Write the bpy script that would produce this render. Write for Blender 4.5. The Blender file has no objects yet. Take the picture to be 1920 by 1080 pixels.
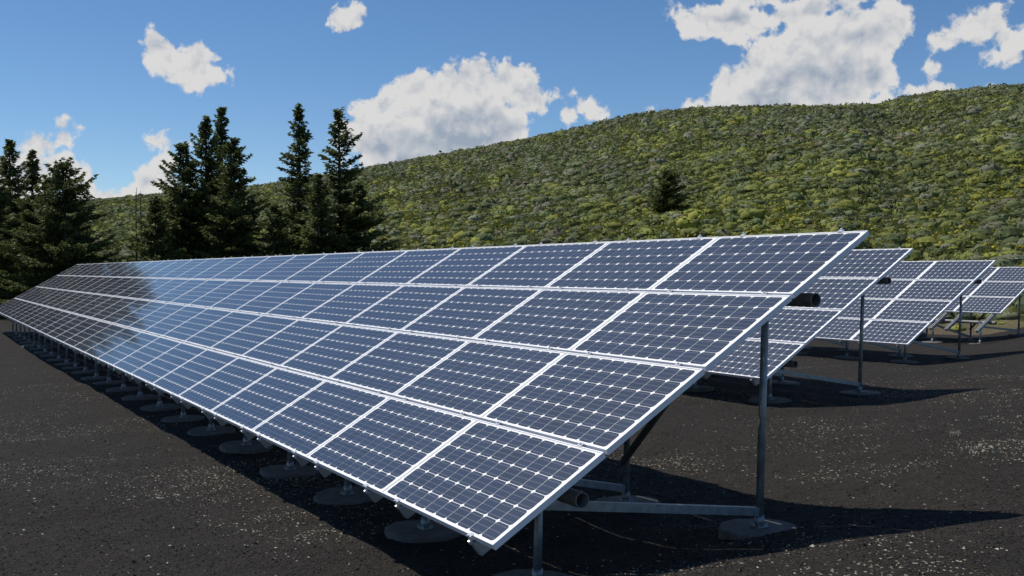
import bpy, math, random
import numpy as np
from mathutils import Matrix, Vector

# ------------------------------------------------------------------ camera
GZ = 0.75                       # height of the big array's lower edge above the datum
CAM = Vector((5.1717, -2.9949, 1.6716 + GZ)); YAW = 2.5956; PITCH = 0.0167; FPX = 1849.54
scene = bpy.context.scene; COL = scene.collection
cam_data = bpy.data.cameras.new('camera'); cam = bpy.data.objects.new('camera', cam_data); COL.objects.link(cam)
cam_data.sensor_width = 36.0; cam_data.lens = FPX / 1920.0 * 36.0
cam_data.clip_start = 0.1; cam_data.clip_end = 6000.0
fw = Vector((math.cos(YAW)*math.cos(PITCH), math.sin(YAW)*math.cos(PITCH), -math.sin(PITCH)))
rt = Vector((math.sin(YAW), -math.cos(YAW), 0.0)); up = rt.cross(fw)
M = Matrix((rt, up, -fw)).transposed().to_4x4(); M.translation = CAM
cam.matrix_world = M; scene.camera = cam

# ------------------------------------------------------------------ light
SUN = Vector((-0.45, -0.28, 1.0)).normalized()          # direction towards the sun
SUN_EL = math.asin(SUN.z); SUN_AZ = math.atan2(SUN.x, SUN.y)
sun_data = bpy.data.lights.new('sun', 'SUN'); sun_data.energy = 4.3; sun_data.angle = math.radians(0.53)
sun_data.color = (1.0, 0.955, 0.89)
sun = bpy.data.objects.new('sun', sun_data); COL.objects.link(sun)
sun.rotation_euler = SUN.to_track_quat('Z', 'Y').to_euler(); sun.location = (0, 0, 60)
scene.view_settings.view_transform = 'Standard'; scene.view_settings.look = 'None'
scene.view_settings.exposure = 0.0; scene.view_settings.gamma = 1.0
SKY_STRENGTH = 0.103

def build_world():
    w = bpy.data.worlds.new('World'); scene.world = w; w.use_nodes = True
    nt = w.node_tree; N = nt.nodes; L = nt.links; N.clear()
    out = N.new('ShaderNodeOutputWorld'); bg = N.new('ShaderNodeBackground'); L.new(bg.outputs[0], out.inputs[0])
    sky = N.new('ShaderNodeTexSky'); sky.sky_type = 'NISHITA'; sky.sun_disc = False
    sky.sun_elevation = SUN_EL; sky.sun_rotation = SUN_AZ; sky.altitude = 1800; sky.air_density = 1.0
    sky.dust_density = 0.2; sky.ozone_density = 3.0
    tc = N.new('ShaderNodeTexCoord'); sep = N.new('ShaderNodeSeparateXYZ'); L.new(tc.outputs['Generated'], sep.inputs[0])
    def mth(op, a, b=None, c=None, clamp=False):
        n = N.new('ShaderNodeMath'); n.operation = op; n.use_clamp = clamp
        for i, v in enumerate((a, b, c)):
            if v is None: continue
            if isinstance(v, (int, float)): n.inputs[i].default_value = v
            else: L.new(v, n.inputs[i])
        return n.outputs[0]
    def maprange(v, a, b, c, d, smooth=True):
        n = N.new('ShaderNodeMapRange'); n.interpolation_type = 'SMOOTHSTEP' if smooth else 'LINEAR'
        L.new(v, n.inputs[0])
        for i, q in enumerate((a, b, c, d)): n.inputs[i+1].default_value = q
        return n.outputs[0]
    def mixc(f, a, b):
        n = N.new('ShaderNodeMix'); n.data_type = 'RGBA'; L.new(f, n.inputs[0])
        for i, v in ((6, a), (7, b)):
            if isinstance(v, tuple): n.inputs[i].default_value = (*v, 1)
            else: L.new(v, n.inputs[i])
        return n.outputs[2]
    def noise(scale, detail, rough, vec, dist=0.0):
        n = N.new('ShaderNodeTexNoise'); n.inputs['Scale'].default_value = scale; n.inputs['Detail'].default_value = detail
        n.inputs['Roughness'].default_value = rough; n.inputs['Distortion'].default_value = dist
        L.new(vec, n.inputs['Vector']); return n.outputs['Fac']
    # compass coordinates of a view direction, in degrees: azimuth right of the array's far hillside, elevation
    xc = mth('ADD', mth('MULTIPLY', sep.outputs[0], math.sin(YAW)), mth('MULTIPLY', sep.outputs[1], -math.cos(YAW)))
    yc = mth('ADD', mth('MULTIPLY', sep.outputs[0], math.cos(YAW)), mth('MULTIPLY', sep.outputs[1], math.sin(YAW)))
    az = mth('MULTIPLY', mth('ARCTAN2', xc, yc), 57.2958); el = mth('MULTIPLY', mth('ARCSINE', sep.outputs[2]), 57.2958)
    comb = N.new('ShaderNodeCombineXYZ'); L.new(az, comb.inputs[0]); L.new(el, comb.inputs[1]); ae = comb.outputs[0]
    clouds = [  # heaps of cumulus: azimuth, elevation, half width, half height (degrees)
        (-2.5,10.7,2.4,1.5),(-5.4,9.8,2.2,1.6),(-0.3,10.5,1.7,1.4),(-7.3,8.5,2.2,1.7),(1.1,9.7,1.6,.85),(-4.3,8.3,4.3,2.3),
        (-7.9,7.0,2.2,1.5),(-1.8,8.3,3.3,2.0),(-5.5,6.0,4.0,1.6),(-9.6,7.5,1.1,1.5),(-1.2,6.6,2.6,1.4),
        (4.5,9.6,.9,.5),(3.2,9.1,.55,.45),
        (15.4,11.1,2.7,2.0),(18.6,12.2,3.0,2.3),(13.4,10.3,1.9,1.5),(17.7,10.4,3.3,2.0),(20.2,13.0,1.9,1.5),(14.8,9.4,3.2,1.3),
        (20.0,10.5,1.5,1.3),(18.2,9.0,2.5,.8),(20.4,9.2,1.5,.3),(22.6,9.4,1.0,.18),
        (12.8,13.9,3.6,.95),(16.3,14.2,3.0,1.0),(19.5,15.2,2.2,1.2),(14.5,15.2,3.0,1.0),
        (-19.5,11.7,1.1,.95),(-17.7,11.6,1.5,1.1),(-17.3,10.8,1.4,1.0),(-18.6,11.2,1.4,.85),
        (-9.8,14.1,.75,.4),
        (-25.7,6.5,1.5,1.0),(-24.7,5.6,1.5,1.0),(-23.9,5.0,1.0,.85),(-22.3,4.0,1.1,.45),(-26.2,5.2,1.7,1.5),
        (-24.5,7.7,.35,.24),(-23.6,7.6,.5,.28),(-24.4,7.0,.7,.42),(-23.0,6.6,.7,.25),
        (-19.8,7.1,.65,.25),(-19.6,5.8,.3,.2),(-20.0,4.9,.75,.5),(-20.4,4.2,.6,.4),
        (25.6,12.7,1.5,1.0),(26.6,12.0,1.2,.8),(23.5,12.1,.55,.34),(23.3,10.7,.22,.17),(26.2,11.1,.4,.18),
        (10.3,9.3,.7,.4),(8.1,9.2,.35,.16)]
    # the same kind of heaps carry on around the rest of the sky
    rng = random.Random(7)
    for _ in range(10):
        a = rng.uniform(45, 315); e = rng.uniform(9, 45); s = rng.uniform(2.5, 5)
        clouds += [(a if a < 180 else a-360, e, s, s*.55), ((a+s*.9) if a < 180 else a-360+s*.9, e-.3*s, s*.8, s*.4)]
    F = None
    for a, e, ra, re in clouds:
        if re < .6: ra, re = ra*1.25+.16, re*1.25+.16
        rm = min(ra, re); v = N.new('ShaderNodeVectorMath'); v.operation = 'MULTIPLY_ADD'
        L.new(ae, v.inputs[0]); v.inputs[1].default_value = (1/ra, 1/re, 0); v.inputs[2].default_value = (-a/ra, -e/re, 0)
        l = N.new('ShaderNodeVectorMath'); l.operation = 'LENGTH'; L.new(v.outputs[0], l.inputs[0])
        f = mth('MULTIPLY_ADD', l.outputs['Value'], -rm, rm)
        F = f if F is None else mth('SMOOTH_MAX', F, f, 0.25)
    # shaded undersides of the heaps, painted as grey into the cloud colour
    bases = [(-1.6,7.9,3.0,1.7),(-7.0,6.6,2.6,1.6),(-4.0,6.4,3.0,1.3),(0.6,9.2,.7,.5),(18.6,10.6,3.2,1.5),(15.4,9.5,2.8,1.2),(19.6,12.6,1.6,.8),(16.5,14.3,4.5,.55),(12.4,14.2,2.4,.35),(-17.6,11.0,.8,.35),(-25.6,5.2,1.3,.9)]
    bases += [(a, e-re*.45, ra*.75, re*.45) for a, e, ra, re in clouds[-20:]]
    G = None
    for a, e, ra, re in bases:
        v = N.new('ShaderNodeVectorMath'); v.operation = 'MULTIPLY_ADD'
        L.new(ae, v.inputs[0]); v.inputs[1].default_value = (1/ra, 1/re, 0); v.inputs[2].default_value = (-a/ra, -e/re, 0)
        l = N.new('ShaderNodeVectorMath'); l.operation = 'LENGTH'; L.new(v.outputs[0], l.inputs[0])
        f = mth('SUBTRACT', 1.0, l.outputs['Value']); G = f if G is None else mth('SMOOTH_MAX', G, f, 0.2)
    gen = tc.outputs['Generated']
    n1 = noise(22, 3, 0.5, gen, 0.15); n2 = noise(62, 3, 0.55, gen, 0.3); n4 = noise(190, 4, 0.6, gen, 0.3)
    wob = mth('ADD', mth('MULTIPLY', mth('SUBTRACT', n1, 0.5), 2.6), mth('MULTIPLY', mth('SUBTRACT', n2, 0.5), 1.5))
    dens0 = mth('ADD', F, wob); dens = mth('ADD', dens0, mth('MULTIPLY', mth('SUBTRACT', n4, 0.5), 0.5))
    alpha = maprange(dens, -0.10, 0.28, 0, 1)
    # relief lighting painted into the cloud colour: same billows sampled a little sunward
    off = N.new('ShaderNodeVectorMath'); off.operation = 'ADD'; L.new(gen, off.inputs[0])
    d = (Vector((0, 0, 1))*0.8 + SUN*0.4).normalized(); off.inputs[1].default_value = tuple(d*0.010)
    n1b = noise(22, 3, 0.5, off.outputs[0], 0.15); n2b = noise(62, 3, 0.55, off.outputs[0], 0.3)
    relief = mth('ADD', mth('MULTIPLY', mth('SUBTRACT', n1, n1b), 2.2), mth('MULTIPLY', mth('SUBTRACT', n2, n2b), 1.5))
    under = maprange(mth('ADD', G, mth('ADD', mth('MULTIPLY', mth('SUBTRACT', n1, 0.5), 1.6), mth('MULTIPLY', mth('SUBTRACT', n2, 0.5), 0.7))), -0.15, 0.5, 0.0, 1.0)
    core = maprange(dens0, 0.2, 1.3, 0.0, 1.0)
    shade = mth('ADD', mth('SUBTRACT', 0.95, mth('MULTIPLY', core, mth('MULTIPLY_ADD', under, 0.62, 0.10))), relief, clamp=True)
    ccol = mixc(shade, (0.32, 0.38, 0.47), (0.71, 0.70, 0.69))
    hs = N.new('ShaderNodeHueSaturation'); hs.inputs['Saturation'].default_value = 1.16; L.new(sky.outputs[0], hs.inputs['Color'])
    skym = N.new('ShaderNodeVectorMath'); skym.operation = 'SCALE'; L.new(hs.outputs[0], skym.inputs[0]); skym.inputs['Scale'].default_value = SKY_STRENGTH
    L.new(mixc(mth('MULTIPLY', alpha, 0.97), skym.outputs[0], ccol), bg.inputs[0]); bg.inputs[1].default_value = 1.0
    w.cycles.sampling_method = 'MANUAL'; w.cycles.sample_map_resolution = 512
build_world()

# ------------------------------------------------------------------ helpers
def link(o, parent=None):
    COL.objects.link(o)
    if parent is not None: o.parent = parent
    return o
def tag(o, label=None, cat=None, group=None, kind=None):
    if label: o['label'] = label
    if cat: o['category'] = cat
    if group: o['group'] = group
    if kind: o['kind'] = kind
    return o
def empty(name, loc):
    o = bpy.data.objects.new(name, None); o.location = loc; o.empty_display_size = 0.3; return link(o)
def mesh_np(name, V, F, mat=None, smooth=False, col=None, mats=None, midx=None):
    """V (n,3), F (m,k) same-size faces -> mesh datablock, optional face colours"""
    me = bpy.data.meshes.new(name); V = np.asarray(V, np.float32); F = np.asarray(F, np.int32); k = F.shape[1]
    me.vertices.add(len(V)); me.vertices.foreach_set('co', V.ravel())
    me.loops.add(F.size); me.loops.foreach_set('vertex_index', F.ravel())
    me.polygons.add(len(F)); me.polygons.foreach_set('loop_start', np.arange(0, F.size, k, dtype=np.int32))
    me.polygons.foreach_set('loop_total', np.full(len(F), k, np.int32))
    me.polygons.foreach_set('use_smooth', np.full(len(F), smooth, bool))
    if col is not None:
        a = me.attributes.new('col', 'FLOAT_COLOR', 'FACE'); c = np.ones((len(F), 4), np.float32); c[:, :3] = col
        a.data.foreach_set('color', c.ravel())
    for m in (mats or ([mat] if mat else [])): me.materials.append(m)
    if midx is not None: me.polygons.foreach_set('material_index', np.asarray(midx, np.int32))
    me.update(calc_edges=True); return me
class MB:
    """small mesh collector"""
    def __init__(s): s.v = []; s.f = []; s.m = []; s.uv = []
    def quad(s, pts, m=0):
        i = len(s.v); s.v += [tuple(p) for p in pts]; s.f.append(tuple(range(i, i+len(pts)))); s.m.append(m)
    def box(s, x0, x1, y0, y1, z0, z1, m=0):
        i = len(s.v); s.v += [(x, y, z) for z in (z0, z1) for y in (y0, y1) for x in (x0, x1)]
        for q in ((0,2,3,1),(4,5,7,6),(0,1,5,4),(2,6,7,3),(0,4,6,2),(1,3,7,5)):
            s.f.append(tuple(i+k for k in q)); s.m.append(m)
    def tube(s, p, q, r0, r1=None, n=12, cap=True, m=0, inner=None):
        p = Vector(p); q = Vector(q); d = (q-p).normalized(); r1 = r0 if r1 is None else r1
        a = d.orthogonal().normalized(); b = d.cross(a); i = len(s.v)
        for c, r in ((p, r0), (q, r1)):
            for k in range(n):
                t = 2*math.pi*k/n; s.v.append(tuple(c + a*r*math.cos(t) + b*r*math.sin(t)))
        for k in range(n):
            s.f.append((i+k, i+(k+1) % n, i+n+(k+1) % n, i+n+k)); s.m.append(m)
        if cap:
            s.f.append(tuple(i+n-1-k for k in range(n))); s.m.append(m)
            s.f.append(tuple(i+n+k for k in range(n))); s.m.append(m)
    def data(s, name, mats, smooth=False):
        me = bpy.data.meshes.new(name); me.from_pydata(s.v, [], s.f)
        for m in (mats if isinstance(mats, (list, tuple)) else [mats]): me.materials.append(m)
        me.polygons.foreach_set('material_index', s.m)
        me.polygons.foreach_set('use_smooth', [smooth and len(f) == 4 for f in s.f]); me.update(); return me
    def build(s, name, mats, parent=None, smooth=False):
        return link(bpy.data.objects.new(name, s.data(name, mats, smooth)), parent)

def hash2(ix, iy, seed):
    h = (ix.astype(np.int64)*374761393 + iy.astype(np.int64)*668265263 + seed*974634577) & 0xFFFFFFFF
    h = ((h ^ (h >> 13))*1274126177) & 0xFFFFFFFF
    return ((h ^ (h >> 16)) & 0xFFFFFF)/float(0xFFFFFF)
def vnoise(x, y, seed=0):
    x = np.asarray(x, float); y = np.asarray(y, float); ix = np.floor(x); iy = np.floor(y); fx = x-ix; fy = y-iy
    fx = fx*fx*(3-2*fx); fy = fy*fy*(3-2*fy)
    a = hash2(ix, iy, seed); b = hash2(ix+1, iy, seed); c = hash2(ix, iy+1, seed); d = hash2(ix+1, iy+1, seed)
    return (a*(1-fx)+b*fx)*(1-fy)+(c*(1-fx)+d*fx)*fy
def fbm(x, y, seed=0, oct=4):
    s = 0; a = .5
    for o in range(oct): s = s+a*vnoise(x*2**o, y*2**o, seed+o); a *= .5
    return s/(1-.5**oct)
def sstep(a, b, x):
    t = np.clip((np.asarray(x, float)-a)/(b-a), 0, 1); return t*t*(3-2*t)

# ------------------------------------------------------------------ materials
def new_mat(name):
    m = bpy.data.materials.new(name); m.use_nodes = True; nt = m.node_tree; return m, nt, nt.nodes['Principled BSDF']
def ramp(nt, fac, stops):
    r = nt.nodes.new('ShaderNodeValToRGB'); el = r.color_ramp.elements
    while len(el) < len(stops): el.new(0.5)
    for e, (p, c) in zip(el, stops): e.position = p; e.color = (*c, 1)
    nt.links.new(fac, r.inputs[0]); return r.outputs[0]
def tnoise(nt, scale, detail=4, rough=.55, coord='Object', vec=None):
    n = nt.nodes.new('ShaderNodeTexNoise'); n.inputs['Scale'].default_value = scale; n.inputs['Detail'].default_value = detail
    n.inputs['Roughness'].default_value = rough
    if vec is None:
        t = nt.nodes.new('ShaderNodeTexCoord'); vec = t.outputs[coord]
    nt.links.new(vec, n.inputs['Vector']); return n.outputs['Fac']
def nmath(nt, op, a, b=None, clamp=False):
    n = nt.nodes.new('ShaderNodeMath'); n.operation = op; n.use_clamp = clamp
    for i, v in enumerate((a, b)):
        if v is None: continue
        if isinstance(v, (int, float)): n.inputs[i].default_value = v
        else: nt.links.new(v, n.inputs[i])
    return n.outputs[0]
def nmix(nt, f, a, b, blend='MIX'):
    n = nt.nodes.new('ShaderNodeMix'); n.data_type = 'RGBA'; n.blend_type = blend
    if isinstance(f, (int, float)): n.inputs[0].default_value = f
    else: nt.links.new(f, n.inputs[0])
    for i, v in ((6, a), (7, b)):
        if isinstance(v, tuple): n.inputs[i].default_value = (*v, 1)
        else: nt.links.new(v, n.inputs[i])
    return n.outputs[2]
def bump(nt, b, h, dist, strength=1.0):
    n = nt.nodes.new('ShaderNodeBump'); n.inputs['Distance'].default_value = dist; n.inputs['Strength'].default_value = strength
    nt.links.new(h, n.inputs['Height']); nt.links.new(n.outputs[0], b.inputs['Normal'])

def metal(name, col, rough, metallic, var=.25, scale=9):
    m, nt, b = new_mat(name)
    f = tnoise(nt, scale, 5, .6)
    lo = tuple(c*(1-var) for c in col); hi = tuple(min(1, c*(1+var)) for c in col)
    nt.links.new(ramp(nt, f, [(.3, lo), (.7, hi)]), b.inputs['Base Color'])
    b.inputs['Roughness'].default_value = rough; b.inputs['Metallic'].default_value = metallic
    return m
M_FRAME = metal('anodised_frame', (.80, .80, .82), .42, .0, .04, 3)
M_GALV = metal('galvanised_steel', (.30, .32, .33), .48, .55, .3, 14)
M_TUBE = metal('dull_pipe_steel', (.20, .20, .19), .6, .2, .3, 10)
M_RAIL = metal('mill_finish_rail', (.36, .36, .37), .5, .35, .2, 8)
M_CLAMP = metal('bright_clamp', (.75, .75, .75), .3, .6, .08, 20)
M_CONC = metal('concrete_footing', (.125, .115, .098), .9, 0, .3, 7)
m, nt, b = new_mat('white_backsheet'); b.inputs['Base Color'].default_value = (.86, .86, .87, 1); b.inputs['Roughness'].default_value = .6; M_BACK = m

def make_cell_mat():
    m, nt, b = new_mat('silicon_cell')
    uv = nt.nodes.new('ShaderNodeUVMap'); uv.uv_map = 'UVMap'
    sp = nt.nodes.new('ShaderNodeSeparateXYZ'); nt.links.new(uv.outputs[0], sp.inputs[0])
    v = sp.outputs[1]
    w = nmath(nt, 'ABSOLUTE', nmath(nt, 'SUBTRACT', nmath(nt, 'FRACT', nmath(nt, 'MULTIPLY', v, 3.0)), 0.5))   # three busbars per cell
    bus = nmath(nt, 'LESS_THAN', w, 0.030)
    at = nt.nodes.new('ShaderNodeAttribute'); at.attribute_name = 'col'
    oi = nt.nodes.new('ShaderNodeObjectInfo')
    r = nmath(nt, 'FRACT', nmath(nt, 'ADD', at.outputs['Fac'], oi.outputs['Random']))
    base = ramp(nt, r, [(0, (.011, .023, .058)), (.5, (.014, .030, .074)), (1, (.019, .034, .078))])
    nt.links.new(nmix(nt, nmath(nt, 'MULTIPLY', bus, .8), base, (.24, .26, .30)), b.inputs['Base Color'])
    b.inputs['Roughness'].default_value = .42; b.inputs['IOR'].default_value = 1.45
    return m
M_CELL = make_cell_mat()
def make_glass():
    m = bpy.data.materials.new('panel_glass'); m.use_nodes = True; nt = m.node_tree; N = nt.nodes; N.clear()
    out = N.new('ShaderNodeOutputMaterial'); mix = N.new('ShaderNodeMixShader'); tr = N.new('ShaderNodeBsdfTransparent')
    gl = N.new('ShaderNodeBsdfGlossy'); gl.inputs['Roughness'].default_value = .07; tr.inputs[0].default_value = (.97, .98, .98, 1)
    fr = N.new('ShaderNodeFresnel'); fr.inputs['IOR'].default_value = 1.58
    nt.links.new(fr.outputs[0], mix.inputs[0]); nt.links.new(tr.outputs[0], mix.inputs[1]); nt.links.new(gl.outputs[0], mix.inputs[2])
    nt.links.new(mix.outputs[0], out.inputs[0]); return m
M_GLASS = make_glass()

def make_ground_mat():
    m, nt, b = new_mat('black_cinder')
    t = nt.nodes.new('ShaderNodeTexCoord'); o = t.outputs['Object']
    n0 = tnoise(nt, .35, 4, .55, vec=o); n1 = tnoise(nt, 3.2, 6, .7, vec=o); n2 = tnoise(nt, 34, 5, .7, vec=o)
    vo = nt.nodes.new('ShaderNodeTexVoronoi'); vo.inputs['Scale'].default_value = 42; nt.links.new(o, vo.inputs['Vector'])
    base = ramp(nt, n2, [(.28, (.0095, .0080, .0064)), (.5, (.021, .0178, .0145)), (.68, (.042, .036, .028)), (.8, (.078, .067, .050))])
    base = nmix(nt, nmath(nt, 'MULTIPLY', ramp(nt, n1, [(.42, (0, 0, 0)), (.7, (1, 1, 1))]), .5), base, (.036, .030, .023))
    # light straw and pumice bits gathered in patches
    sp = nmath(nt, 'GREATER_THAN', tnoise(nt, 60, 2, .5, vec=o), .70)
    patch = ramp(nt, n0, [(.50, (.15, .15, .15)), (.66, (1, 1, 1))])
    base = nmix(nt, nmath(nt, 'MULTIPLY', sp, patch), base, (.30, .26, .18))
    nt.links.new(base, b.inputs['Base Color']); b.inputs['Roughness'].default_value = .95; b.inputs['Specular IOR Level'].default_value = .2
    h = nmath(nt, 'ADD', nmath(nt, 'MULTIPLY', n2, .6), nmath(nt, 'MULTIPLY', vo.outputs['Distance'], .5))
    h = nmath(nt, 'ADD', h, nmath(nt, 'MULTIPLY', n1, 2.4)); h = nmath(nt, 'ADD', h, nmath(nt, 'MULTIPLY', tnoise(nt, 12, 4, .6, vec=o), 1.8))
    bump(nt, b, h, .03); return m
M_GROUND = make_ground_mat()
def make_hill_mat():
    m, nt, b = new_mat('hillside_grass')
    t = nt.nodes.new('ShaderNodeTexCoord'); o = t.outputs['Object']
    n0 = tnoise(nt, .022, 5, .6, vec=o); n1 = tnoise(nt, .16, 5, .65, vec=o); n2 = tnoise(nt, 1.6, 5, .7, vec=o)
    g = ramp(nt, n1, [(.28, (.160, .125, .075)), (.42, (.160, .158, .060)), (.56, (.165, .188, .048)), (.72, (.190, .215, .048))])
    g = nmix(nt, ramp(nt, n0, [(.42, (0, 0, 0)), (.60, (.75, .75, .75))]), g, (.115, .120, .062))
    g = nmix(nt, .55, g, ramp(nt, n2, [(.3, (.35, .35, .35)), (.7, (1.5, 1.5, 1.4))]), 'MULTIPLY')
    n3 = tnoise(nt, 5.5, 4, .7, vec=o)
    g = nmix(nt, .5, g, ramp(nt, n3, [(.3, (.45, .45, .45)), (.7, (1.45, 1.45, 1.35))]), 'MULTIPLY')
    at = nt.nodes.new('ShaderNodeAttribute'); at.attribute_name = 'bare'
    g = nmix(nt, nmath(nt, 'ADD', at.outputs['Fac'], nmath(nt, 'MULTIPLY', nmath(nt, 'SUBTRACT', n1, .5), 1.2), True), g, (.115, .088, .062))
    nt.links.new(g, b.inputs['Base Color']); b.inputs['Roughness'].default_value = .95; b.inputs['Specular IOR Level'].default_value = .15
    bump(nt, b, nmath(nt, 'ADD', n2, nmath(nt, 'MULTIPLY', n3, .4)), .3); return m
M_HILL = make_hill_mat()
def leaf_mat(name, rough=.6, trans=.25, tint=(1, 1, 1)):
    m = bpy.data.materials.new(name); m.use_nodes = True; nt = m.node_tree; N = nt.nodes; b = N['Principled BSDF']; out = N['Material Output']
    at = N.new('ShaderNodeAttribute'); at.attribute_name = 'col'
    c = nmix(nt, .5, at.outputs['Color'], ramp(nt, tnoise(nt, 2.2, 3), [(.3, tuple(.6*x for x in tint)), (.7, tuple(1.4*x for x in tint))]), 'MULTIPLY')
    nt.links.new(c, b.inputs['Base Color']); b.inputs['Roughness'].default_value = rough; b.inputs['Specular IOR Level'].default_value = .25
    tl = N.new('ShaderNodeBsdfTranslucent'); nt.links.new(c, tl.inputs[0])
    mx = N.new('ShaderNodeMixShader'); mx.inputs[0].default_value = trans
    nt.links.new(b.outputs[0], mx.inputs[1]); nt.links.new(tl.outputs[0], mx.inputs[2]); nt.links.new(mx.outputs[0], out.inputs[0]); return m
M_NEEDLE = leaf_mat('fir_needles', .6, .3); M_SAGE = leaf_mat('sage_leaves', .8, .2)
def bark_mat():
    m, nt, b = new_mat('bark'); t = nt.nodes.new('ShaderNodeTexCoord'); mp = nt.nodes.new('ShaderNodeMapping'); mp.inputs['Scale'].default_value = (9, 9, 1.5)
    nt.links.new(t.outputs['Object'], mp.inputs[0]); f = tnoise(nt, 3, 6, .65, vec=mp.outputs[0])
    nt.links.new(ramp(nt, f, [(.3, (.03, .024, .018)), (.7, (.13, .105, .085))]), b.inputs['Base Color']); b.inputs['Roughness'].default_value = .9
    bump(nt, b, f, .03); return m
M_BARK = bark_mat()
def chip_mat():
    m, nt, b = new_mat('loose_stone'); at = nt.nodes.new('ShaderNodeAttribute'); at.attribute_name = 'col'
    nt.links.new(nmix(nt, .6, at.outputs['Color'], ramp(nt, tnoise(nt, 40, 3), [(.3, (.6, .6, .6)), (.7, (1.3, 1.3, 1.3))]), 'MULTIPLY'), b.inputs['Base Color'])
    b.inputs['Roughness'].default_value = .9; b.inputs['Specular IOR Level'].default_value = .25; return m
M_CHIP = chip_mat()

# ------------------------------------------------------------------ terrain
def ground_z(x, y):
    x = np.asarray(x, float); y = np.asarray(y, float)
    left = -.58 - .016*np.clip(-x-2, 0, 26)
    back = -.40 - .02*np.clip(y-10, -5, 60)
    base = left + (back-left)*sstep(4.5, 8.5, y)*sstep(-30, -9, x)
    xs = x + .57*np.clip(y-4, 0, 40)
    lo = -1.0-.28*np.clip(y, 0, 4); t_ = np.clip((xs-lo)/(1.5-lo), 0, 1); rise = t_*t_*(3-2*t_)
    z = base + (-.07-base*1.0)*rise*np.where(y > 12, .75, 1)
    near = np.clip(1-np.hypot(x+5, y-3)/40, 0, 1)
    z = z + near*((fbm(x*.45, y*.45, 3, 3)-.5)*.16 + (fbm(x*1.7, y*1.7, 9, 3)-.5)*.085)
    return z + GZ
def axis(lo, hi, c0, c1, step, far):
    a = list(np.arange(c0, c1+1e-6, step)); s = step; v = c1
    while v < hi: s *= 1.22; v += s; a.append(v)
    s = step; v = c0
    while v > lo: s *= 1.22; v -= s; a.insert(0, v)
    return np.array(a)
gx = axis(-2500, 2500, -26, 9, .16, 0); gy = axis(-2500, 2500, -8, 15, .16, 0)
X, Y = np.meshgrid(gx, gy); Z = ground_z(X, Y)
nx, ny = len(gx), len(gy)
i = np.arange((ny-1)*(nx-1)); r = i//(nx-1); c = i % (nx-1); a = r*nx+c
F = np.stack([a, a+1, a+nx+1, a+nx], 1)
g = link(bpy.data.objects.new('ground', mesh_np('ground', np.stack([X.ravel(), Y.ravel(), Z.ravel()], 1), F, M_GROUND, True))); tag(g, kind='structure')

HOR = 509.0
SKYL = np.array([(-2600, 509), (-900, 470), (-400, 430), (0, 393), (170, 378), (480, 352), (690, 319), (800, 299), (1000, 263), (1200, 219), (1300, 207),
                 (1400, 203), (1600, 203), (1645, 200), (1690, 187), (1750, 179), (1880, 165), (2100, 152), (2500, 190), (3600, 320), (7000, 505)], float)
FOOT = np.array([(-2600, 95), (0, 85), (170, 78), (700, 62), (1400, 47), (1880, 39), (2600, 36), (7000, 36)], float)
CREST = np.array([(-2600, 260), (0, 255), (170, 250), (700, 207), (1400, 178), (1600, 172), (1680, 215), (1880, 205), (2600, 190), (7000, 170)], float)
def hill_params(phi):
    px = 960+FPX*np.tan(phi)
    y = np.interp(px, SKYL[:, 0], SKYL[:, 1]); e = (HOR-y)/(FPX*np.sqrt(1+((px-960)/FPX)**2))
    return e, np.interp(px, FOOT[:, 0], FOOT[:, 1]), np.interp(px, CREST[:, 0], CREST[:, 1])
def hill_z(phi, d):
    e, f0, D = hill_params(phi)
    z0 = -1.0+GZ; zc = CAM.z + D*e; W = D-f0
    t = np.clip((d-f0)/W, 0, 1)
    h = (2*t**3-3*t**2+1)*z0 + (t**3-2*t**2+t)*W*.13 + (-2*t**3+3*t**2)*zc + (t**3-t**2)*W*e
    o = np.clip(d-D, 0, None); h = h + e*o - .0035*o*o
    h = np.where(d < f0, z0-(f0-d)*.08, h)
    a = YAW-phi; x = CAM.x+d*np.cos(a); y = CAM.y+d*np.sin(a)
    und = ((fbm(x*.035, y*.035, 21, 3)-.5)*3.0 + (fbm(x*.16, y*.16, 31, 3)-.5)*1.2)*np.clip((d-f0)/25, 0, 1)*np.clip((D-d)/60, .12, 1)
    return x, y, h+und
ph = np.radians(np.arange(-62, 70.1, .35)); tt = np.concatenate([np.linspace(-.06, 1.0, 120), 1+np.linspace(.02, .9, 26)])
PH, TT = np.meshgrid(ph, tt); e_, f_, D_ = hill_params(PH); DD = f_+TT*(D_-f_)
hx, hy, hz = hill_z(PH, DD); hx_n = len(ph); i = np.arange((len(tt)-1)*(hx_n-1)); r = i//(hx_n-1); c = i % (hx_n-1); a = r*hx_n+c
F = np.stack([a, a+hx_n, a+hx_n+1, a+1], 1)
hill = link(bpy.data.objects.new('hill', mesh_np('hill', np.stack([hx.ravel(), hy.ravel(), hz.ravel()], 1), F, M_HILL, True))); tag(hill, kind='structure')
ba = hill.data.attributes.new('bare', 'FLOAT', 'POINT'); ba.data.foreach_set('value', np.clip(1.25-(DD-f_)/9, 0, 1).astype(np.float32).ravel())

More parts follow.
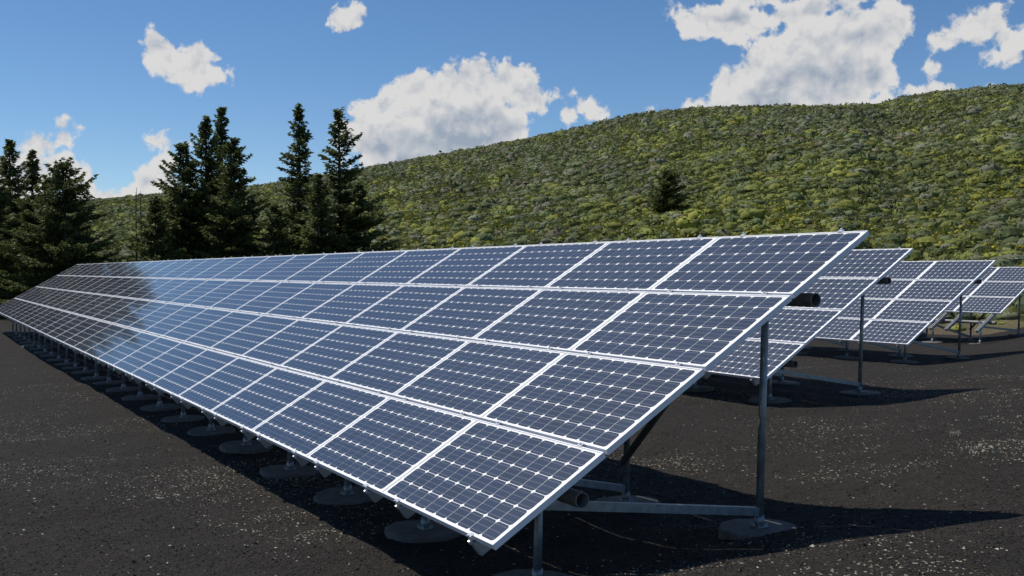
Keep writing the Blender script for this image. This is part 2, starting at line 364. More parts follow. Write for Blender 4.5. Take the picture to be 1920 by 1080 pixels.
# ------------------------------------------------------------------ brush on the hillside
rs = np.random.RandomState(5)
PAL = np.array([(.160, .178, .092), (.142, .168, .066), (.190, .208, .046), (.110, .132, .048), (.245, .250, .046), (.165, .145, .088), (.195, .205, .130)])
def bush_quads(cx, cy, cz, rad, hgt, col, m, rs, amp=1.0):
    """leafy domes: m small faces over each of n domes"""
    n = len(cx); th = rs.uniform(0, 2*np.pi, (n, m)); u = rs.uniform(.02, 1, (n, m)); q = np.sqrt(1-u*u)
    lump = 1+amp*(.28*np.sin(3*th+rs.uniform(0, 6, (n, 1)))+rs.uniform(-.25, .2, (n, m)))
    P = np.stack([np.cos(th)*q*lump*rad[:, None], np.sin(th)*q*lump*rad[:, None], u*hgt[:, None]*(lump*.5+.5)], -1)
    nrm = np.stack([np.cos(th)*q, np.sin(th)*q, u*1.1], -1)+rs.normal(0, .42, (n, m, 3)); nrm /= np.linalg.norm(nrm, axis=-1, keepdims=True)
    ref = rs.normal(0, 1, (n, m, 3)); t1 = np.cross(nrm, ref); t1 /= np.linalg.norm(t1, axis=-1, keepdims=True); t2 = np.cross(nrm, t1)
    s = (rad[:, None]*rs.uniform(.75, 1.35, (n, m))*1.25/np.sqrt(m))[..., None]
    P = P+np.stack([cx, cy, cz], -1)[:, None, :]
    V = np.stack([P+t1*s*1.25, P+t2*s, P-t1*s*1.25, P-t2*s], 2).reshape(-1, 3)
    C = col[:, None, :]*rs.uniform(.72, 1.28, (n, m, 1)); C = np.broadcast_to(C, (n, m, 3)).reshape(-1, 3)
    return V, C
def bush_domes(cx, cy, cz, rad, hgt, col, seg, rings, rs):
    n = len(cx); th = np.arange(seg)*2*np.pi/seg+rs.uniform(0, 6.3, (n, 1)); V = []
    for k, (r_, h_) in enumerate(rings):
        j = 1+rs.uniform(-.16, .16, (n, seg)); jz = h_+rs.uniform(-.09, .09, (n, seg))*(k > 0)
        V.append(np.stack([cx[:, None]+np.cos(th)*rad[:, None]*r_*j, cy[:, None]+np.sin(th)*rad[:, None]*r_*j, cz[:, None]+hgt[:, None]*jz], -1))
    V = np.stack(V, 1); nr = len(rings)                        # n, ring, seg, 3
    k, s_ = np.meshgrid(np.arange(nr-1), np.arange(seg), indexing='ij'); t_ = (s_+1) % seg
    q = np.stack([k*seg+s_, k*seg+t_, (k+1)*seg+t_, (k+1)*seg+s_], -1).reshape(-1, 4)
    F = (np.arange(n)[:, None, None]*nr*seg+q[None]).reshape(-1, 4)
    C = np.broadcast_to(col[:, None, :]*rs.uniform(.93, 1.07, (n, len(q), 1))*1.0, (n, len(q), 3)).reshape(-1, 3)
    return V.reshape(-1, 3), F, C
def bush_colour(x, y, rs, n):
    # sage and grass alternate in bands that follow the contours of the slope
    dx, dy = x-CAM.x, y-CAM.y; dd_ = np.hypot(dx, dy); aa = np.arctan2(dy, dx)
    k = fbm(aa*14+5, dd_*.11, 41, 4); e, f0, D = hill_params(YAW-np.where(aa < -1, aa+2*np.pi, aa)); tt_ = (dd_-f0)/(D-f0)
    yel = np.clip((fbm(aa*18+9, dd_*.09+3, 51, 4)-.47)*5, -.4, 1)*.6+np.interp(tt_, [0, .12, .3, .55, 1], [.15, .35, .6, .25, .1])
    idx = rs.choice([0, 1, 3, 5, 6], n, p=[.28, .27, .2, .1, .15]); idy = rs.choice([2, 4, 1, 3], n, p=[.4, .22, .2, .18])
    c = PAL[np.where(rs.uniform(0, 1, n) < yel*.9, idy, idx)]*rs.uniform(.8, 1.15, (n, 1))
    return c*(.62+.76*k)[:, None]
N = 40000
phi = rs.uniform(math.radians(-34), math.radians(36), N); e, f0, D = hill_params(phi)
u = rs.uniform(0, 1, N); d = f0+(D*1.04-f0)*np.where(rs.uniform(0, 1, N) < .75, np.sqrt(u), u)
x, y, z = hill_z(phi, d)
keep = (fbm(x*.08, y*.08, 61, 3) > .14) & (d > f0+3.0+6*rs.uniform(0, 1, len(d)))
px = 960+FPX*np.tan(phi)
keep &= ~((px > 1580) & (d < 66) & (fbm(x*.1+7, y*.22, 71, 3) > .50))      # bare earth strips near the foot
phi, d, x, y, z, px = [q[keep] for q in (phi, d, x, y, z, px)]
rad = rs.lognormal(-1.0, .45, len(x)).clip(.14, .95); hgt = rad*rs.uniform(.5, 1.0, len(x)); col = bush_colour(x, y, rs, len(x))
# the nearest ones in plain view are shrubs of their own, the mass behind reads as ground cover
vis = (px > 1540) & (px < 1960); order = np.argsort(np.where(vis, d/rad, 1e9)); own = order[:60]; own = own[vis[own]]
rest = np.ones(len(x), bool); rest[own] = False
VV, FF, CC = [], [], []; nv = 0
for lo, hi, seg, rings, m in ((0, 75, 9, ((1, -.05), (1.02, .3), (.88, .62), (.55, .88), (.05, 1)), 60), (75, 120, 7, ((1, -.05), (.98, .4), (.66, .82), (.05, 1)), 24), (120, 600, 6, ((1, -.05), (.9, .52), (.05, 1)), 10)):
    k = rest & (d >= lo) & (d < hi)
    V, F, C = bush_domes(x[k], y[k], z[k]-.04, rad[k], hgt[k]*.92, col[k], seg, rings, rs); VV.append(V); FF.append(F+nv); CC.append(C); nv += len(V)
    V, C = bush_quads(x[k], y[k], z[k]-.02, rad[k]*1.04, hgt[k], col[k], m, rs); V = V.reshape(-1, 4, 3)
    V = V.mean(1, keepdims=True)+(V-V.mean(1, keepdims=True))*.62
    V = V.reshape(-1, 3); VV.append(V); FF.append(np.arange(len(V)).reshape(-1, 4)+nv); CC.append(C); nv += len(V)
V = np.concatenate(VV); F = np.concatenate(FF); C = np.concatenate(CC)
o = link(bpy.data.objects.new('hillside_brush', mesh_np('hillside_brush', V, F, M_SAGE, True, C)))
tag(o, 'low sagebrush and green scrub covering the whole hillside', 'brush', kind='stuff')
names = ['grey green', 'dull green', 'yellow green', 'dark green', 'bright yellow green', 'olive brown', 'pale silvery']
protos = []
for k in range(14):
    V, C = bush_quads(np.zeros(1), np.zeros(1), np.zeros(1)-.04, np.array([.5]), np.array([.5]), PAL[[k % 7]], 150, rs, .45)
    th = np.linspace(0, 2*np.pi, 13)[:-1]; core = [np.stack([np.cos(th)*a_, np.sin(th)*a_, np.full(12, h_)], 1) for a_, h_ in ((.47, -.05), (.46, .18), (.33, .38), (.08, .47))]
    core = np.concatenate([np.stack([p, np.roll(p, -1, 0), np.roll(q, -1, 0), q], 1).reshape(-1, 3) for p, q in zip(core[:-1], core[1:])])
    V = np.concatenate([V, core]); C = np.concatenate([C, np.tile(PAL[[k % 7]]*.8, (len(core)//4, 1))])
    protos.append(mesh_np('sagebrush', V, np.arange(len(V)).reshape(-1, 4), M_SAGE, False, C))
zones = ((1625, 'by the long array corner'), (1716, 'above the second array'), (1868, 'above the third array'), (9999, 'above the farthest array'))
byzone = {}
for j in own:
    k = int(np.argmin(((PAL-col[j])**2).sum(1))); zn = next(t for lim, t in zones if px[j] < lim); byzone.setdefault((k, zn), []).append(j)
ords = ['first', 'second', 'third', 'fourth', 'fifth', 'sixth', 'seventh', 'eighth', 'ninth', 'tenth', 'eleventh', 'twelfth', 'thirteenth', 'fourteenth', 'fifteenth']
for (k, zn), js in byzone.items():
    for q, j in enumerate(sorted(js, key=lambda j: px[j])[:15]):
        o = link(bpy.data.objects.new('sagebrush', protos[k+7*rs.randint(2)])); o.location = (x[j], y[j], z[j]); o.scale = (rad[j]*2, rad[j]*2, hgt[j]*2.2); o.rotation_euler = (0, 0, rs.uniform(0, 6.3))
        tag(o, '%s sagebrush %s, %s from left of its colour' % (names[k], zn, ords[q]), 'shrub', 'shrubs at the foot of the hill')
# grass between the shrubs
n = 110000; gp = rs.uniform(math.radians(-32), math.radians(34), n); e, f0, D = hill_params(gp); gd = f0+6+(D*1.02-f0-6)*rs.uniform(0, 1, n)**.8
tx, ty, tz = hill_z(gp, gd); gc = (bush_colour(tx, ty, rs, n)*.35+np.array([.185, .195, .055])*.75)*rs.uniform(.75, 1.3, (n, 1)); hh = rs.uniform(.10, .26, n)*(1+gd/250); ww = rs.uniform(.06, .2, n)*(1+gd/200); ga = rs.uniform(0, np.pi, n)
ux, uy = np.cos(ga)*ww, np.sin(ga)*ww; lx, ly = rs.normal(0, .12, n), rs.normal(0, .12, n)
V = np.stack([np.stack([tx-ux, ty-uy, tz-.03], 1), np.stack([tx+ux, ty+uy, tz-.03], 1), np.stack([tx+ux*1.2+lx, ty+uy*1.2+ly, tz+hh], 1), np.stack([tx-ux*1.2+lx, ty-uy*1.2+ly, tz+hh*.8], 1)], 1).reshape(-1, 3)
o = link(bpy.data.objects.new('hillside_grass', mesh_np('hillside_grass', V, np.arange(len(V)).reshape(-1, 4), M_SAGE, False, gc)))
tag(o, 'yellow green grass tufts between the sagebrush on the hillside', 'grass', kind='stuff')
# yellow flower heads sprinkled through the grass
n = 3600; phi = rs.uniform(math.radians(-20), math.radians(30), n); e, f0, D = hill_params(phi); d = f0+(D-f0)*rs.uniform(.02, .62, n)
x, y, z = hill_z(phi, d); k = fbm(x*.05+3, y*.08, 81, 3) > .52; x, y, z = x[k], y[k], z[k]
V, C = bush_quads(x, y, z+.22, np.full(len(x), .17), np.full(len(x), .16), np.tile([(.36, .32, .03)], (len(x), 1)), 7, rs)
o = link(bpy.data.objects.new('yellow_wildflowers', mesh_np('yellow_wildflowers', V, np.arange(len(V)).reshape(-1, 4), M_SAGE, False, C)))
tag(o, 'yellow wildflowers scattered in drifts across the green hillside', 'wildflowers', kind='stuff')

# ------------------------------------------------------------------ trees
def at(px, dist):
    phi = math.atan((px-960)/FPX); a = YAW-phi; return CAM.x+dist/math.cos(phi)*math.cos(a), CAM.y+dist/math.cos(phi)*math.sin(a)
def conifer(px, top, dist, R, label, seed, prof=None, start=.06, whorl=.34, per=6, lean=0.0, fill=1.0, asym=0.0, z0=None, name='conifer_tree'):
    rs = np.random.RandomState(seed); bx, by = at(px, dist)
    zb = float(ground_z(bx, by)) - .05 if z0 is None else z0
    H = CAM.z + (HOR-top)/FPX*dist - zb
    root = empty(name, (bx, by, zb)); tag(root, label, 'tree')
    right = np.array([rt.x, rt.y, 0]); R = R*(1.15 if name == 'conifer_tree' else 1.0)
    mb = MB(); k = 14; pts = [Vector(right*lean*H*(t/k)**2) + Vector((0, 0, H*t/k*.985)) for t in range(k+1)]
    r0 = .022*H
    for t in range(k): mb.tube(pts[t], pts[t+1], r0*(1-t/k)**.9+.012, r0*(1-(t+1)/k)**.9+.012, 8, False)
    prof = prof or [(0, .75), (.12, 1.0), (.35, .78), (.6, .5), (.8, .27), (.93, .12), (1, .02)]
    pa = np.array(prof); V = []; C = []; LV = mb
    zt = start*H
    while zt < H*.995:
        t = zt/H; Lr = R*np.interp(t, pa[:, 0], pa[:, 1])
        for b in range(max(3, int(per*np.interp(t, [0, .35, .6, .85, 1], [1.7, 1.4, 1, .8, .7])))):
            if rs.uniform() > .9*fill+.08: continue
            th = rs.uniform(0, 2*np.pi); L = Lr*rs.uniform(.5, 1.18)*(1+asym*math.cos(th)); zb_ = zt+rs.uniform(-.5, .5)*whorl
            if L < .1: L = .1
            dirv = np.array([rt.x*math.cos(th)+fw.x*math.sin(th), rt.y*math.cos(th)+fw.y*math.sin(th), 0]); side = np.array([-dirv[1], dirv[0], 0])
            slope = np.interp(t, [0, .5, .85, 1], [-.28, -.1, .35, 1.1])+rs.normal(0, .12); curve = rs.uniform(.12, .3)
            org = np.array([*(right*lean*H*t*t)[:2], zb_])
            n = max(4, int(L/.115)); s = np.linspace(.12, 1, n)*L
            ctr = org+dirv*s[:, None]+np.array([0, 0, 1])*(slope*s+curve*s*s/max(L, .3))[:, None]
            if L > .9 and rs.uniform() < .5:
                LV.tube(org, ctr[n//2], .022, .010, 4, False)
            q = int(8*fill+1.5); w = np.minimum(.34*(L-s)+.10, .45)
            sd = rs.uniform(-1, 1, (n, q)); P = ctr[:, None, :]+side*(sd*w[:, None])[..., None]+rs.normal(0, .035, (n, q, 3))
            P[..., 2] -= np.abs(sd)*w[:, None]*.25+rs.uniform(0, .10, (n, q))
            ax = dirv*rs.uniform(.3, 1, (n, q, 1))+side*(sd*rs.uniform(.4, 1.2, (n, q)))[..., None]; ax[..., 2] += rs.normal(-.05, .3, (n, q)); ax /= np.linalg.norm(ax, axis=-1, keepdims=True)
            nn = rs.normal(0, 1, (n, q, 3)); nn[..., 2] += .9; t2 = np.cross(ax, nn); t2 /= np.linalg.norm(t2, axis=-1, keepdims=True)
            ln = rs.uniform(.10, .22, (n, q, 1)); wd = rs.uniform(.034, .072, (n, q, 1))
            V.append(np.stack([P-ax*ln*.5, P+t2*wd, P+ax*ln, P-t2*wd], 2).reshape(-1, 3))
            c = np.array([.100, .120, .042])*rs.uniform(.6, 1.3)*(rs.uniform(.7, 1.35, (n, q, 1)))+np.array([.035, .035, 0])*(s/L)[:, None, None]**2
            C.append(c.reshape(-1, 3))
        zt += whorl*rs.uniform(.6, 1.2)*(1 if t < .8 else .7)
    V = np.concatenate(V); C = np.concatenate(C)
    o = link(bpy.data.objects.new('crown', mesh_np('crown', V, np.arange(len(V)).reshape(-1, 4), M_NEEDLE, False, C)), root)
    mb.build('trunk', M_BARK, root, True)
    return root
spire = [(0, .7), (.1, 1), (.3, .9), (.45, .62), (.54, .36), (.7, .30), (.8, .21), (.92, .11), (1, .02)]
ragged = [(0, .75), (.1, 1), (.28, .97), (.42, .72), (.52, .66), (.6, .36), (.74, .32), (.86, .21), (.95, .12), (1, .03)]
full = [(0, .8), (.1, 1), (.3, .95), (.5, .78), (.7, .5), (.85, .3), (.95, .13), (1, .03)]
conifer(-60, 300, 62, 2.6, 'dark fir at the far left edge, left of the slim pointed fir', 11, full)
conifer(20, 268, 62, 2.2, 'slim fir at the far left with its top just left of the twin tips', 12, full)
conifer(62, 284, 58, 2.1, 'slim pointed fir second from the left edge, in front of the left cloud', 13, spire)
conifer(125, 303, 56, 3.3, 'broad dark fir standing at the far end of the long array', 14, full, per=7, lean=-.02)
conifer(95, 340, 57, 2.4, 'low fir filling the gap left of the broad dark fir', 16, full)
conifer(-15, 305, 58, 2.4, 'dark fir cut by the left edge of the picture', 17, full)
conifer(345, 270, 60, 2.9, 'rounded fir left of the tall twin pointed firs, behind the array', 21, full, per=7)
conifer(388, 224, 61, 2.3, 'tall fir with the left one of the twin pointed tips', 22, full)
conifer(415, 202, 63, 2.9, 'tallest fir of the middle clump, right one of the twin tips', 23, spire, lean=.008, fill=.95)
conifer(442, 264, 59, 2.6, 'shorter fir on the right side of the middle clump', 24, full, lean=-.012)
conifer(292, 372, 57, 2.1, 'small bushy fir at the left foot of the middle clump', 25, full)
conifer(470, 372, 62, 1.6, 'small fir in the gap between the two tree clumps', 26, full, fill=.85)
conifer(562, 200, 61, 3.2, 'narrow spire fir with layered branches and open gaps, left of the ragged fir', 31, spire, fill=.9)
conifer(638, 210, 59, 3.4, 'ragged leaning fir in front of the big middle cloud', 32, ragged, fill=.9, asym=.18, lean=-.004)
conifer(515, 385, 57, 1.9, 'short bushy fir at the left foot of the narrow spire fir', 33, full)
conifer(598, 330, 57, 2.2, 'bushy half height fir between the narrow spire and the ragged fir', 34, full)
conifer(676, 350, 58, 1.7, 'low dense fir at the right edge of the tree clumps', 35, full)
# lone tree on the slope
phi = math.atan((1250-960)/FPX); dd = 72.0
for q in np.arange(50, 140, .5):
    hx_, hy_, hz_ = hill_z(np.array(phi), np.array(q))
    if HOR-(float(hz_)-CAM.z)/(q*math.cos(phi))*FPX <= 402: dd = q; break
hx_, hy_, hz_ = hill_z(np.array(phi), np.array(dd)); dl = dd*math.cos(phi)
lone = [(0, .55), (.1, .8), (.25, 1), (.5, .8), (.75, .7), (.9, .45), (1, .1)]
conifer(1252, 322, dl, 36/FPX*dl*1.05, 'lone dark juniper on the green slope above the long array', 41, lone, start=.04, whorl=.2, per=7, z0=float(hz_)-.1, name='juniper_tree')
def snag(px, top, dist, label, seed):
    rs = random.Random(seed); bx, by = at(px, dist); zb = float(ground_z(bx, by))-.05; H = CAM.z+(HOR-top)/FPX*dist-zb
    root = empty('dead_tree', (bx, by, zb)); tag(root, label, 'dead tree'); mb = MB(); p = Vector((0, 0, 0)); k = 9
    for t in range(k):
        q = Vector((rs.uniform(-.06, .06)*t/k, rs.uniform(-.06, .06)*t/k, H*(t+1)/k)); mb.tube(p, q, .075*(1-t/k)+.012, .075*(1-(t+1)/k)+.012, 7, False); p = q
    mb.build('trunk', M_BARK, root, True)
    for _ in range(16):
        z = rs.uniform(.3, .97)*H; a = rs.uniform(0, 6.3); l = rs.uniform(.25, .8)*(1.1-z/H); mb2 = MB()
        mb2.tube((0, 0, z), (math.cos(a)*l, math.sin(a)*l, z+rs.uniform(-.1, .25)*l), .014, .005, 5, False); mb2.build('branch', M_BARK, root)
snag(256, 352, 58, 'bare dead trunk left of the middle clump, the left of two', 51)
snag(266, 358, 59, 'bare dead trunk left of the middle clump, the right of two', 52)

# ------------------------------------------------------------------ solar arrays
PA, PB, TILT = 1.68, .9926, .5284
CT, ST = math.cos(TILT), math.sin(TILT)
PW, PH_ = 1.679, .968                    # panel outer size
CU, CV, CG = .1595, .1535, .0075         # cell pitch along and up the slope, gap between cells
def frame_mesh():
    mb = MB(); w, h, l = PW/2, PH_/2, .010; d = -.042; lip = -.0045
    O = [(-w, -h), (w, -h), (w, h), (-w, h)]; I = [(-w+l, -h+l), (w-l, -h+l), (w-l, h-l), (-w+l, h-l)]; J = [(-w+.028, -h+.028), (w-.028, -h+.028), (w-.028, h-.028), (-w+.028, h-.028)]
    bv = .0008; Ob = [(x*(1-bv/w), y*(1-bv/h)) for x, y in O]
    for k in range(4):
        n = (k+1) % 4
        mb.quad([(*Ob[k], 0), (*Ob[n], 0), (*I[n], 0), (*I[k], 0)])
        mb.quad([(*O[k], -bv), (*O[n], -bv), (*Ob[n], 0), (*Ob[k], 0)])
        mb.quad([(*O[k], d), (*O[n], d), (*O[n], -bv), (*O[k], -bv)])
        mb.quad([(*I[k], 0), (*I[n], 0), (*I[n], lip), (*I[k], lip)])
        mb.quad([(*J[k], d), (*J[n], d), (*O[n], d), (*O[k], d)])
    mb.quad([(*p, -.0055) for p in I], 1)
    mb.quad([(*p, -.010) for p in reversed(I)], 1)
    return mb.data('solar_panel', [M_FRAME, M_BACK])
def octagon(cx, cy, z):
    w, h, c = (CU-CG)/2, (CV-CG+.001)/2, .0165
    return [(cx+a, cy+b_, z) for a, b_ in ((-w+c, -h), (w-c, -h), (w, -h+c), (w, h-c), (w-c, h), (-w+c, h), (-w, h-c), (-w, -h+c))]
CELL_POS = [((i-4.5)*CU, (j-2.5)*CV) for j in range(6) for i in range(10)]
def cell_uv(me, pts_uv):
    uv = me.uv_layers.new(name='UVMap'); uv.data.foreach_set('uv', np.asarray(pts_uv, np.float32).ravel())
def single_cell():
    mb = MB(); top = octagon(0, 0, -.0035); mb.quad(top)
    for k in range(8):
        n = (k+1) % 8; p, q = top[k], top[n]; mb.quad([(p[0], p[1], -.0052), (q[0], q[1], -.0052), q, p])
    me = mb.data('cell', M_CELL); uvs = []
    for p in me.polygons:
        for vi in p.vertices: co = me.vertices[vi].co; uvs.append((co.x/CU+.5, co.y/CV+.5))
    cell_uv(me, uvs); return me
FRAME_ME = frame_mesh(); CELL_ME = single_cell()
mb = MB(); w, h = PW/2-.0105, PH_/2-.0105; mb.quad([(-w, -h, -.0016), (w, -h, -.0016), (w, h, -.0016), (-w, h, -.0016)]); PANE_ME = mb.data('glass_pane', M_GLASS)
def rail_mesh():
    mb = MB(); s0, s1 = -.015, 4*PB-.02; w = .028; zt, zb = -.0445, -.150
    # open channel: web, two flanges and lips, lower end cut back
    for a, b_, c, d in ((-w, -w+.004, zb, zt), (w-.004, w, zb, zt), (-w+.004, w-.004, zb, zb+.004), (-w-.016, -w, zt-.004, zt), (w, w+.016, zt-.004, zt)):
        i = len(mb.v); cut = lambda z: s0+(zt-z)*.12
        mb.v += [(a, cut(c), c), (b_, cut(c), c), (b_, cut(d), d), (a, cut(d), d), (a, s1, c), (b_, s1, c), (b_, s1, d), (a, s1, d)]
        for q in ((0, 3, 2, 1), (4, 5, 6, 7), (0, 1, 5, 4), (1, 2, 6, 5), (2, 3, 7, 6), (3, 0, 4, 7)): mb.f.append(tuple(i+k for k in q)); mb.m.append(0)
    i = len(mb.v); y = s0+.004                                   # end plate
    mb.quad([(-w, y, zt), (-w, y+(zt-zb)*.12, zb), (w, y+(zt-zb)*.12, zb), (w, y, zt)])
    return mb.data('rail', M_RAIL)
RAIL_ME = rail_mesh()
mb = MB(); mb.box(-.024, .024, -.016, .016, .0005, .006); mb.tube((0, 0, .004), (0, 0, .017), .009, n=6); mb.box(-.010, .010, -.008, .008, -.044, .0005); CLAMP_ME = mb.data('mid_clamp', M_CLAMP)
mb = MB(); mb.box(-.022, .022, -.022, .013, .0012, .006); mb.box(-.022, .022, -.022, -.017, -.05, .0012); mb.tube((0, -.019, .002), (0, -.019, .018), .009, n=6); mb.tube((0, -.022, -.030), (0, -.040, -.030), .011, n=6); mb.box(-.026, .012, -.034, -.023, -.052, -.042)
END_ME = mb.data('end_clamp', M_CLAMP)
def footing_mesh(seed):
    rs = random.Random(seed); n = 22; mb = MB(); rim = [(.335*(1+rs.uniform(-.05, .05)), 2*math.pi*k/n) for k in range(n)]
    lo = [(r*1.03*math.cos(t), r*1.03*math.sin(t), -.16) for r, t in rim]; md = [(r*math.cos(t), r*math.sin(t), -.012+rs.uniform(-.004, .004)) for r, t in rim]; hi = [(r*.95*math.cos(t), r*.95*math.sin(t), 0) for r, t in rim]
    for k in range(n):
        j = (k+1) % n; mb.quad([lo[k], lo[j], md[j], md[k]]); mb.quad([md[k], md[j], hi[j], hi[k]])
    mb.quad(hi); return mb.data('footing', M_CONC)
FOOT_ME = [footing_mesh(s) for s in range(4)]
UPY, LOY, OFF = 2.90, .72, .207           # where the two long pipes run under the panels
def to3(s, z): return (s*CT-z*ST, s*ST+z*CT)

def solar_array(label, x0, y0, z0, ncol, rows, near_cells=False, posts=None, pitch=1.76, first=-.58, footer=None):
    gb = float(ground_z(x0, y0)); root = empty('solar_array', (x0, y0, gb)); tag(root, label, 'solar array', 'rows of ground mounted solar arrays')
    dz = z0-gb; rs = random.Random(int(abs(x0*10))+3)
    def put(name, me, loc, rot=(0, 0, 0), parent=root):
        o = bpy.data.objects.new(name, me); o.location = loc; o.rotation_euler = rot; return link(o, parent)
    big = []                                        # merged cells
    for k in range(ncol):
        for r_ in rows:
            y, z = to3((r_+.5)*PB, 0)
            jt = (TILT+rs.uniform(-.0016, .0016), rs.uniform(-.0012, .0012), 0)
            p = put('solar_panel', FRAME_ME, (-(k+.5)*PA, y, z+dz), jt)
            put('glass_pane', PANE_ME, (0, 0, 0), (0, 0, 0), p)
            if near_cells and (k == 0 or (k == 1 and r_ == 0)):
                for cx, cy in CELL_POS: put('cell', CELL_ME, (cx, cy, 0), (0, 0, 0), p)
            else: big.append((Matrix.Translation((-(k+.5)*PA, y, z+dz)) @ Matrix.Rotation(jt[1], 4, 'Y') @ Matrix.Rotation(jt[0], 4, 'X')))
    octs = np.array([octagon(cx, cy, -.0035) for cx, cy in CELL_POS]).reshape(-1, 3); uvs = np.array([octagon(0, 0, 0)]*60).reshape(-1, 3)[:, :2]/np.array([CU, CV])+.5
    V = np.concatenate([octs @ np.array(m_.to_3x3()).T + np.array(m_.translation) for m_ in big])
    me = mesh_np('cells', V, np.arange(len(V)).reshape(-1, 8), M_CELL, False, np.repeat(np.random.RandomState(3).uniform(0, 1, (len(V)//8, 1)), 3, 1))
    cell_uv(me, np.tile(uvs, (len(big), 1))); tag(put('cells', me, (0, 0, 0)), kind='stuff')
    for k in range(ncol):
        for fx in (.27, 1.37):
            xx = -k*PA-fx; put('rail', RAIL_ME, (xx, 0, dz), (TILT, 0, 0))
            if 0 in rows: put('end_clamp', END_ME, (xx, *[a+b_ for a, b_ in zip(to3((1-1)*PB+.0115, 0), (0, dz))]), (TILT, 0, 0))
            else: put('end_clamp', END_ME, (xx, *[a+b_ for a, b_ in zip(to3(rows[0]*PB+.0115, 0), (0, dz))]), (TILT, 0, 0))
            for r_ in rows[1:]: put('mid_clamp', CLAMP_ME, (xx, *[a+b_ for a, b_ in zip(to3(r_*PB, 0), (0, dz))]), (TILT, 0, 0))
            put('end_clamp', END_ME, (xx, *[a+b_ for a, b_ in zip(to3(4*PB-.0115, 0), (0, dz))]), (-TILT, 0, math.pi))
    L = ncol*PA
    for yy, nm in ((UPY, 'purlin_pipe'), (LOY, 'purlin_pipe')):
        zz = yy*math.tan(TILT)-OFF/CT+dz; mb = MB(); mb.tube((-.06, yy, zz), (-L+.1, yy, zz), .054, n=18, cap=False); mb.tube((-L+.1, yy, zz), (-.06, yy, zz), .048, n=18, cap=False)
        # annular ends
        for xe in (-.06, -L+.1):
            for q in range(18):
                a, b_ = 2*math.pi*q/18, 2*math.pi*(q+1)/18
                mb.quad([(xe, yy+.054*math.cos(a), zz+.054*math.sin(a)), (xe, yy+.054*math.cos(b_), zz+.054*math.sin(b_)), (xe, yy+.048*math.cos(b_), zz+.048*math.sin(b_)), (xe, yy+.048*math.cos(a), zz+.048*math.sin(a))])
        mb.build(nm, M_TUBE, root, True)
    k = 0
    while True:
        xp = first-k*pitch
        if xp < -L+.3: break
        tops = []
        for yy in (LOY, UPY):
            gz = float(ground_z(x0+xp, y0+yy))-gb; zt = yy*math.tan(TILT)-OFF/CT+dz; lean = .032*(zt-gz)
            f = put('footing', FOOT_ME[rs.randrange(4)], (xp-lean, yy, gz+.035), (rs.uniform(-.05, .05), rs.uniform(-.05, .05), rs.uniform(0, 6)))
            mb = MB(); mb.tube((xp-lean, yy, gz+.02), (xp, yy, zt-.04), .031, n=14); mb.build('post', M_GALV, root, True)
            mb = MB(); mb.box(xp-lean-.055, xp-lean+.055, yy-.055, yy+.055, gz+.036, gz+.048); mb.tube((xp-lean, yy, gz+.04), (xp-lean+.003, yy, gz+.13), .039, n=14)
            for sx in (-1, 1):
                for sy in (-1, 1): mb.tube((xp-lean+sx*.042, yy+sy*.042, gz+.04), (xp-lean+sx*.042, yy+sy*.042, gz+.068), .009, n=6)
            mb.build('post_base', M_GALV, root, True)
            mb = MB(); mb.box(xp-.045, xp+.045, yy-.062, yy+.062, zt-.075, zt-.05); mb.tube((xp, yy-.058, zt), (xp, yy+.058, zt), .062, n=14); mb.build('saddle_bracket', M_GALV, root, True)
            tops.append((xp, xp-lean, yy, gz, zt))
        (fx_, fb, fy, fg, fz), (bx_, bb, by_, bg_, bz) = tops
        mb = MB(); p = Vector((fx_-.01, fy+.04, fz-.14)); q = Vector((bb+.004, by_-.03, bg_+.17)); d = (q-p); ln = d.length
        mb.box(-.026, .026, 0, ln, -.033, .033); me = mb.data('brace', M_GALV); o = put('brace', me, p); o.rotation_euler = d.to_track_quat('Y', 'Z').to_euler()
        if k % 4 == 1:
            mb = MB(); mb.tube((bb, by_-.04, bg_+.42), (bx_+pitch*.86, by_-.02, bz-.02), .034, n=12); mb.build('diagonal_brace', M_TUBE, root, True)
        k += 1
    return root
solar_array('long solar array in the foreground running to the far trees, four panels high', 0, 0, GZ, 26, (0, 1, 2, 3), True)
solar_array('second solar array, directly behind the near end of the long foreground array', -5.4365, 7.8634, GZ+.066, 6, (0, 1, 2, 3))
solar_array('third solar array back, with two panel columns in view', -9.772, 16.94, GZ-.04, 7, (0, 1, 2, 3))
solar_array('farthest solar array at the right, its lowest panel row missing and rails bare', -13.75, 26.0, GZ-.167, 7, (1, 2, 3))

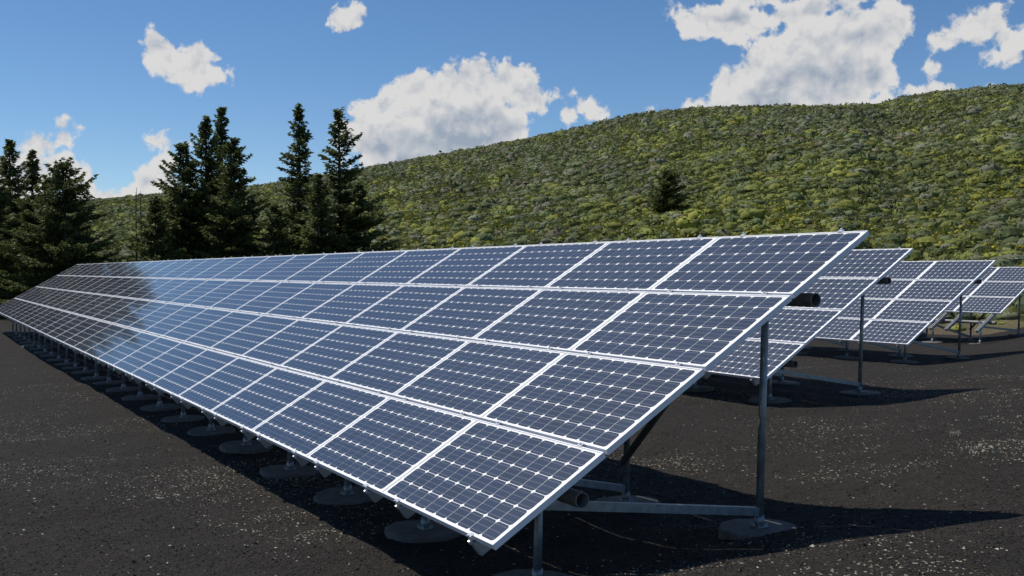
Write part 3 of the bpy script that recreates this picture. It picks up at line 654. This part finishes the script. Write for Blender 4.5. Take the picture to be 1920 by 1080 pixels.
# ------------------------------------------------------------------ loose cinder and straw on the ground
rs = np.random.RandomState(77)
def chips(n, sx, smin, smax, cols, flat, patch, seed):
    rs = np.random.RandomState(seed)
    a = YAW-np.radians(rs.uniform(-44, 44, n)); d = 3.6+rs.gamma(2.0, 4.2 if sx is None else sx, n)
    x = CAM.x+d*np.cos(a); y = CAM.y+d*np.sin(a)
    if patch is not None:
        k = fbm(x*.55+2, y*.55, 91, 3)+rs.uniform(-.12, .12, n) > patch; x, y, d = x[k], y[k], d[k]
    n = len(x); s = rs.uniform(smin, smax, n)*rs.uniform(.6, 1.3, n); z = ground_z(x, y)
    B = np.array([(1, 0, 0), (-.4, .8, .0), (-.6, -.75, .05), (.1, .05, 1), (.05, 0, -.6)]); tri = np.array([(0, 1, 3), (1, 2, 3), (2, 0, 3), (1, 0, 4), (2, 1, 4), (0, 2, 4)])
    J = B[None]*(1+rs.uniform(-.35, .35, (n, 5, 3))); th = rs.uniform(0, 6.3, n); cs, sn = np.cos(th)[:, None], np.sin(th)[:, None]
    J[..., 2] *= rs.uniform(flat*.6, flat*1.2, (n, 1)); J[..., 1] *= rs.uniform(.35, 1, (n, 1))
    Vx = J[..., 0]*cs-J[..., 1]*sn; Vy = J[..., 0]*sn+J[..., 1]*cs
    V = np.stack([Vx, Vy, J[..., 2]], -1)*s[:, None, None]+np.stack([x, y, z+s*flat*.25], -1)[:, None, :]
    F = (np.arange(n)[:, None, None]*5+tri[None]).reshape(-1, 3); c = np.asarray(cols)[rs.randint(0, len(cols), n)]*rs.uniform(.6, 1.2, (n, 1))
    return V.reshape(-1, 3), F, np.repeat(c, 6, 0)
V, F, C = chips(140000, None, .004, .013, [(.030, .026, .022), (.040, .034, .028), (.022, .020, .018), (.056, .046, .035)], .5, None, 1)
V3, F3, C3 = chips(5000, None, .010, .024, [(.030, .026, .021), (.042, .035, .027), (.022, .019, .016)], .45, None, 4)
V, F, C = np.concatenate([V, V3]), np.concatenate([F, F3+len(V)]), np.concatenate([C, C3])
o = link(bpy.data.objects.new('loose_cinders', mesh_np('loose_cinders', V, F, M_CHIP, False, C))); tag(o, 'loose black and brown cinders strewn over the ground', 'cinders', kind='stuff')
V, F, C = chips(120000, 4.5, .006, .017, [(.34, .30, .21), (.42, .39, .31), (.22, .19, .13)], .4, .585, 2)
V2, F2, C2 = chips(5000, 4.5, .005, .017, [(.42, .39, .33), (.26, .23, .17)], .5, None, 3)
o = link(bpy.data.objects.new('pale_chips', mesh_np('pale_chips', np.concatenate([V, V2]), np.concatenate([F, F2+len(V)]), M_CHIP, False, np.concatenate([C, C2])))); tag(o, 'pale straw and pumice chips speckling the dark ground', 'chips', kind='stuff')

for px, py, r_, lab in ((1855, 850, .22, 'pale dry weed clump on the cinders at the right edge'), (1795, 815, .12, 'small pale weed on the cinders right of the near post'), (75, 652, .5, 'pale dry weeds beside the far end of the long array')):
    dv = fw + rt*((px-960)/FPX) - up*((py-540)/FPX); t_ = 3.0
    while t_ < 80:
        p = CAM+dv*t_
        if p.z < float(ground_z(p.x, p.y)): break
        t_ += .05
    V, C = bush_quads(np.zeros(1), np.zeros(1), np.zeros(1), np.array([r_]), np.array([r_*.35]), np.array([(.27, .255, .20)]), 160, rs); V = V.reshape(-1, 4, 3); V = (V.mean(1, keepdims=True)+(V-V.mean(1, keepdims=True))*np.array([.42, .42, .7])).reshape(-1, 3)
    o = link(bpy.data.objects.new('dry_weeds', mesh_np('dry_weed', V, np.arange(len(V)).reshape(-1, 4), M_SAGE, False, C))); o.location = (p.x, p.y, float(ground_z(p.x, p.y))); tag(o, lab, 'weeds', kind='stuff')
scene.render.engine = 'CYCLES'
scene.cycles.max_bounces = 6; scene.cycles.transparent_max_bounces = 12; scene.cycles.glossy_bounces = 3
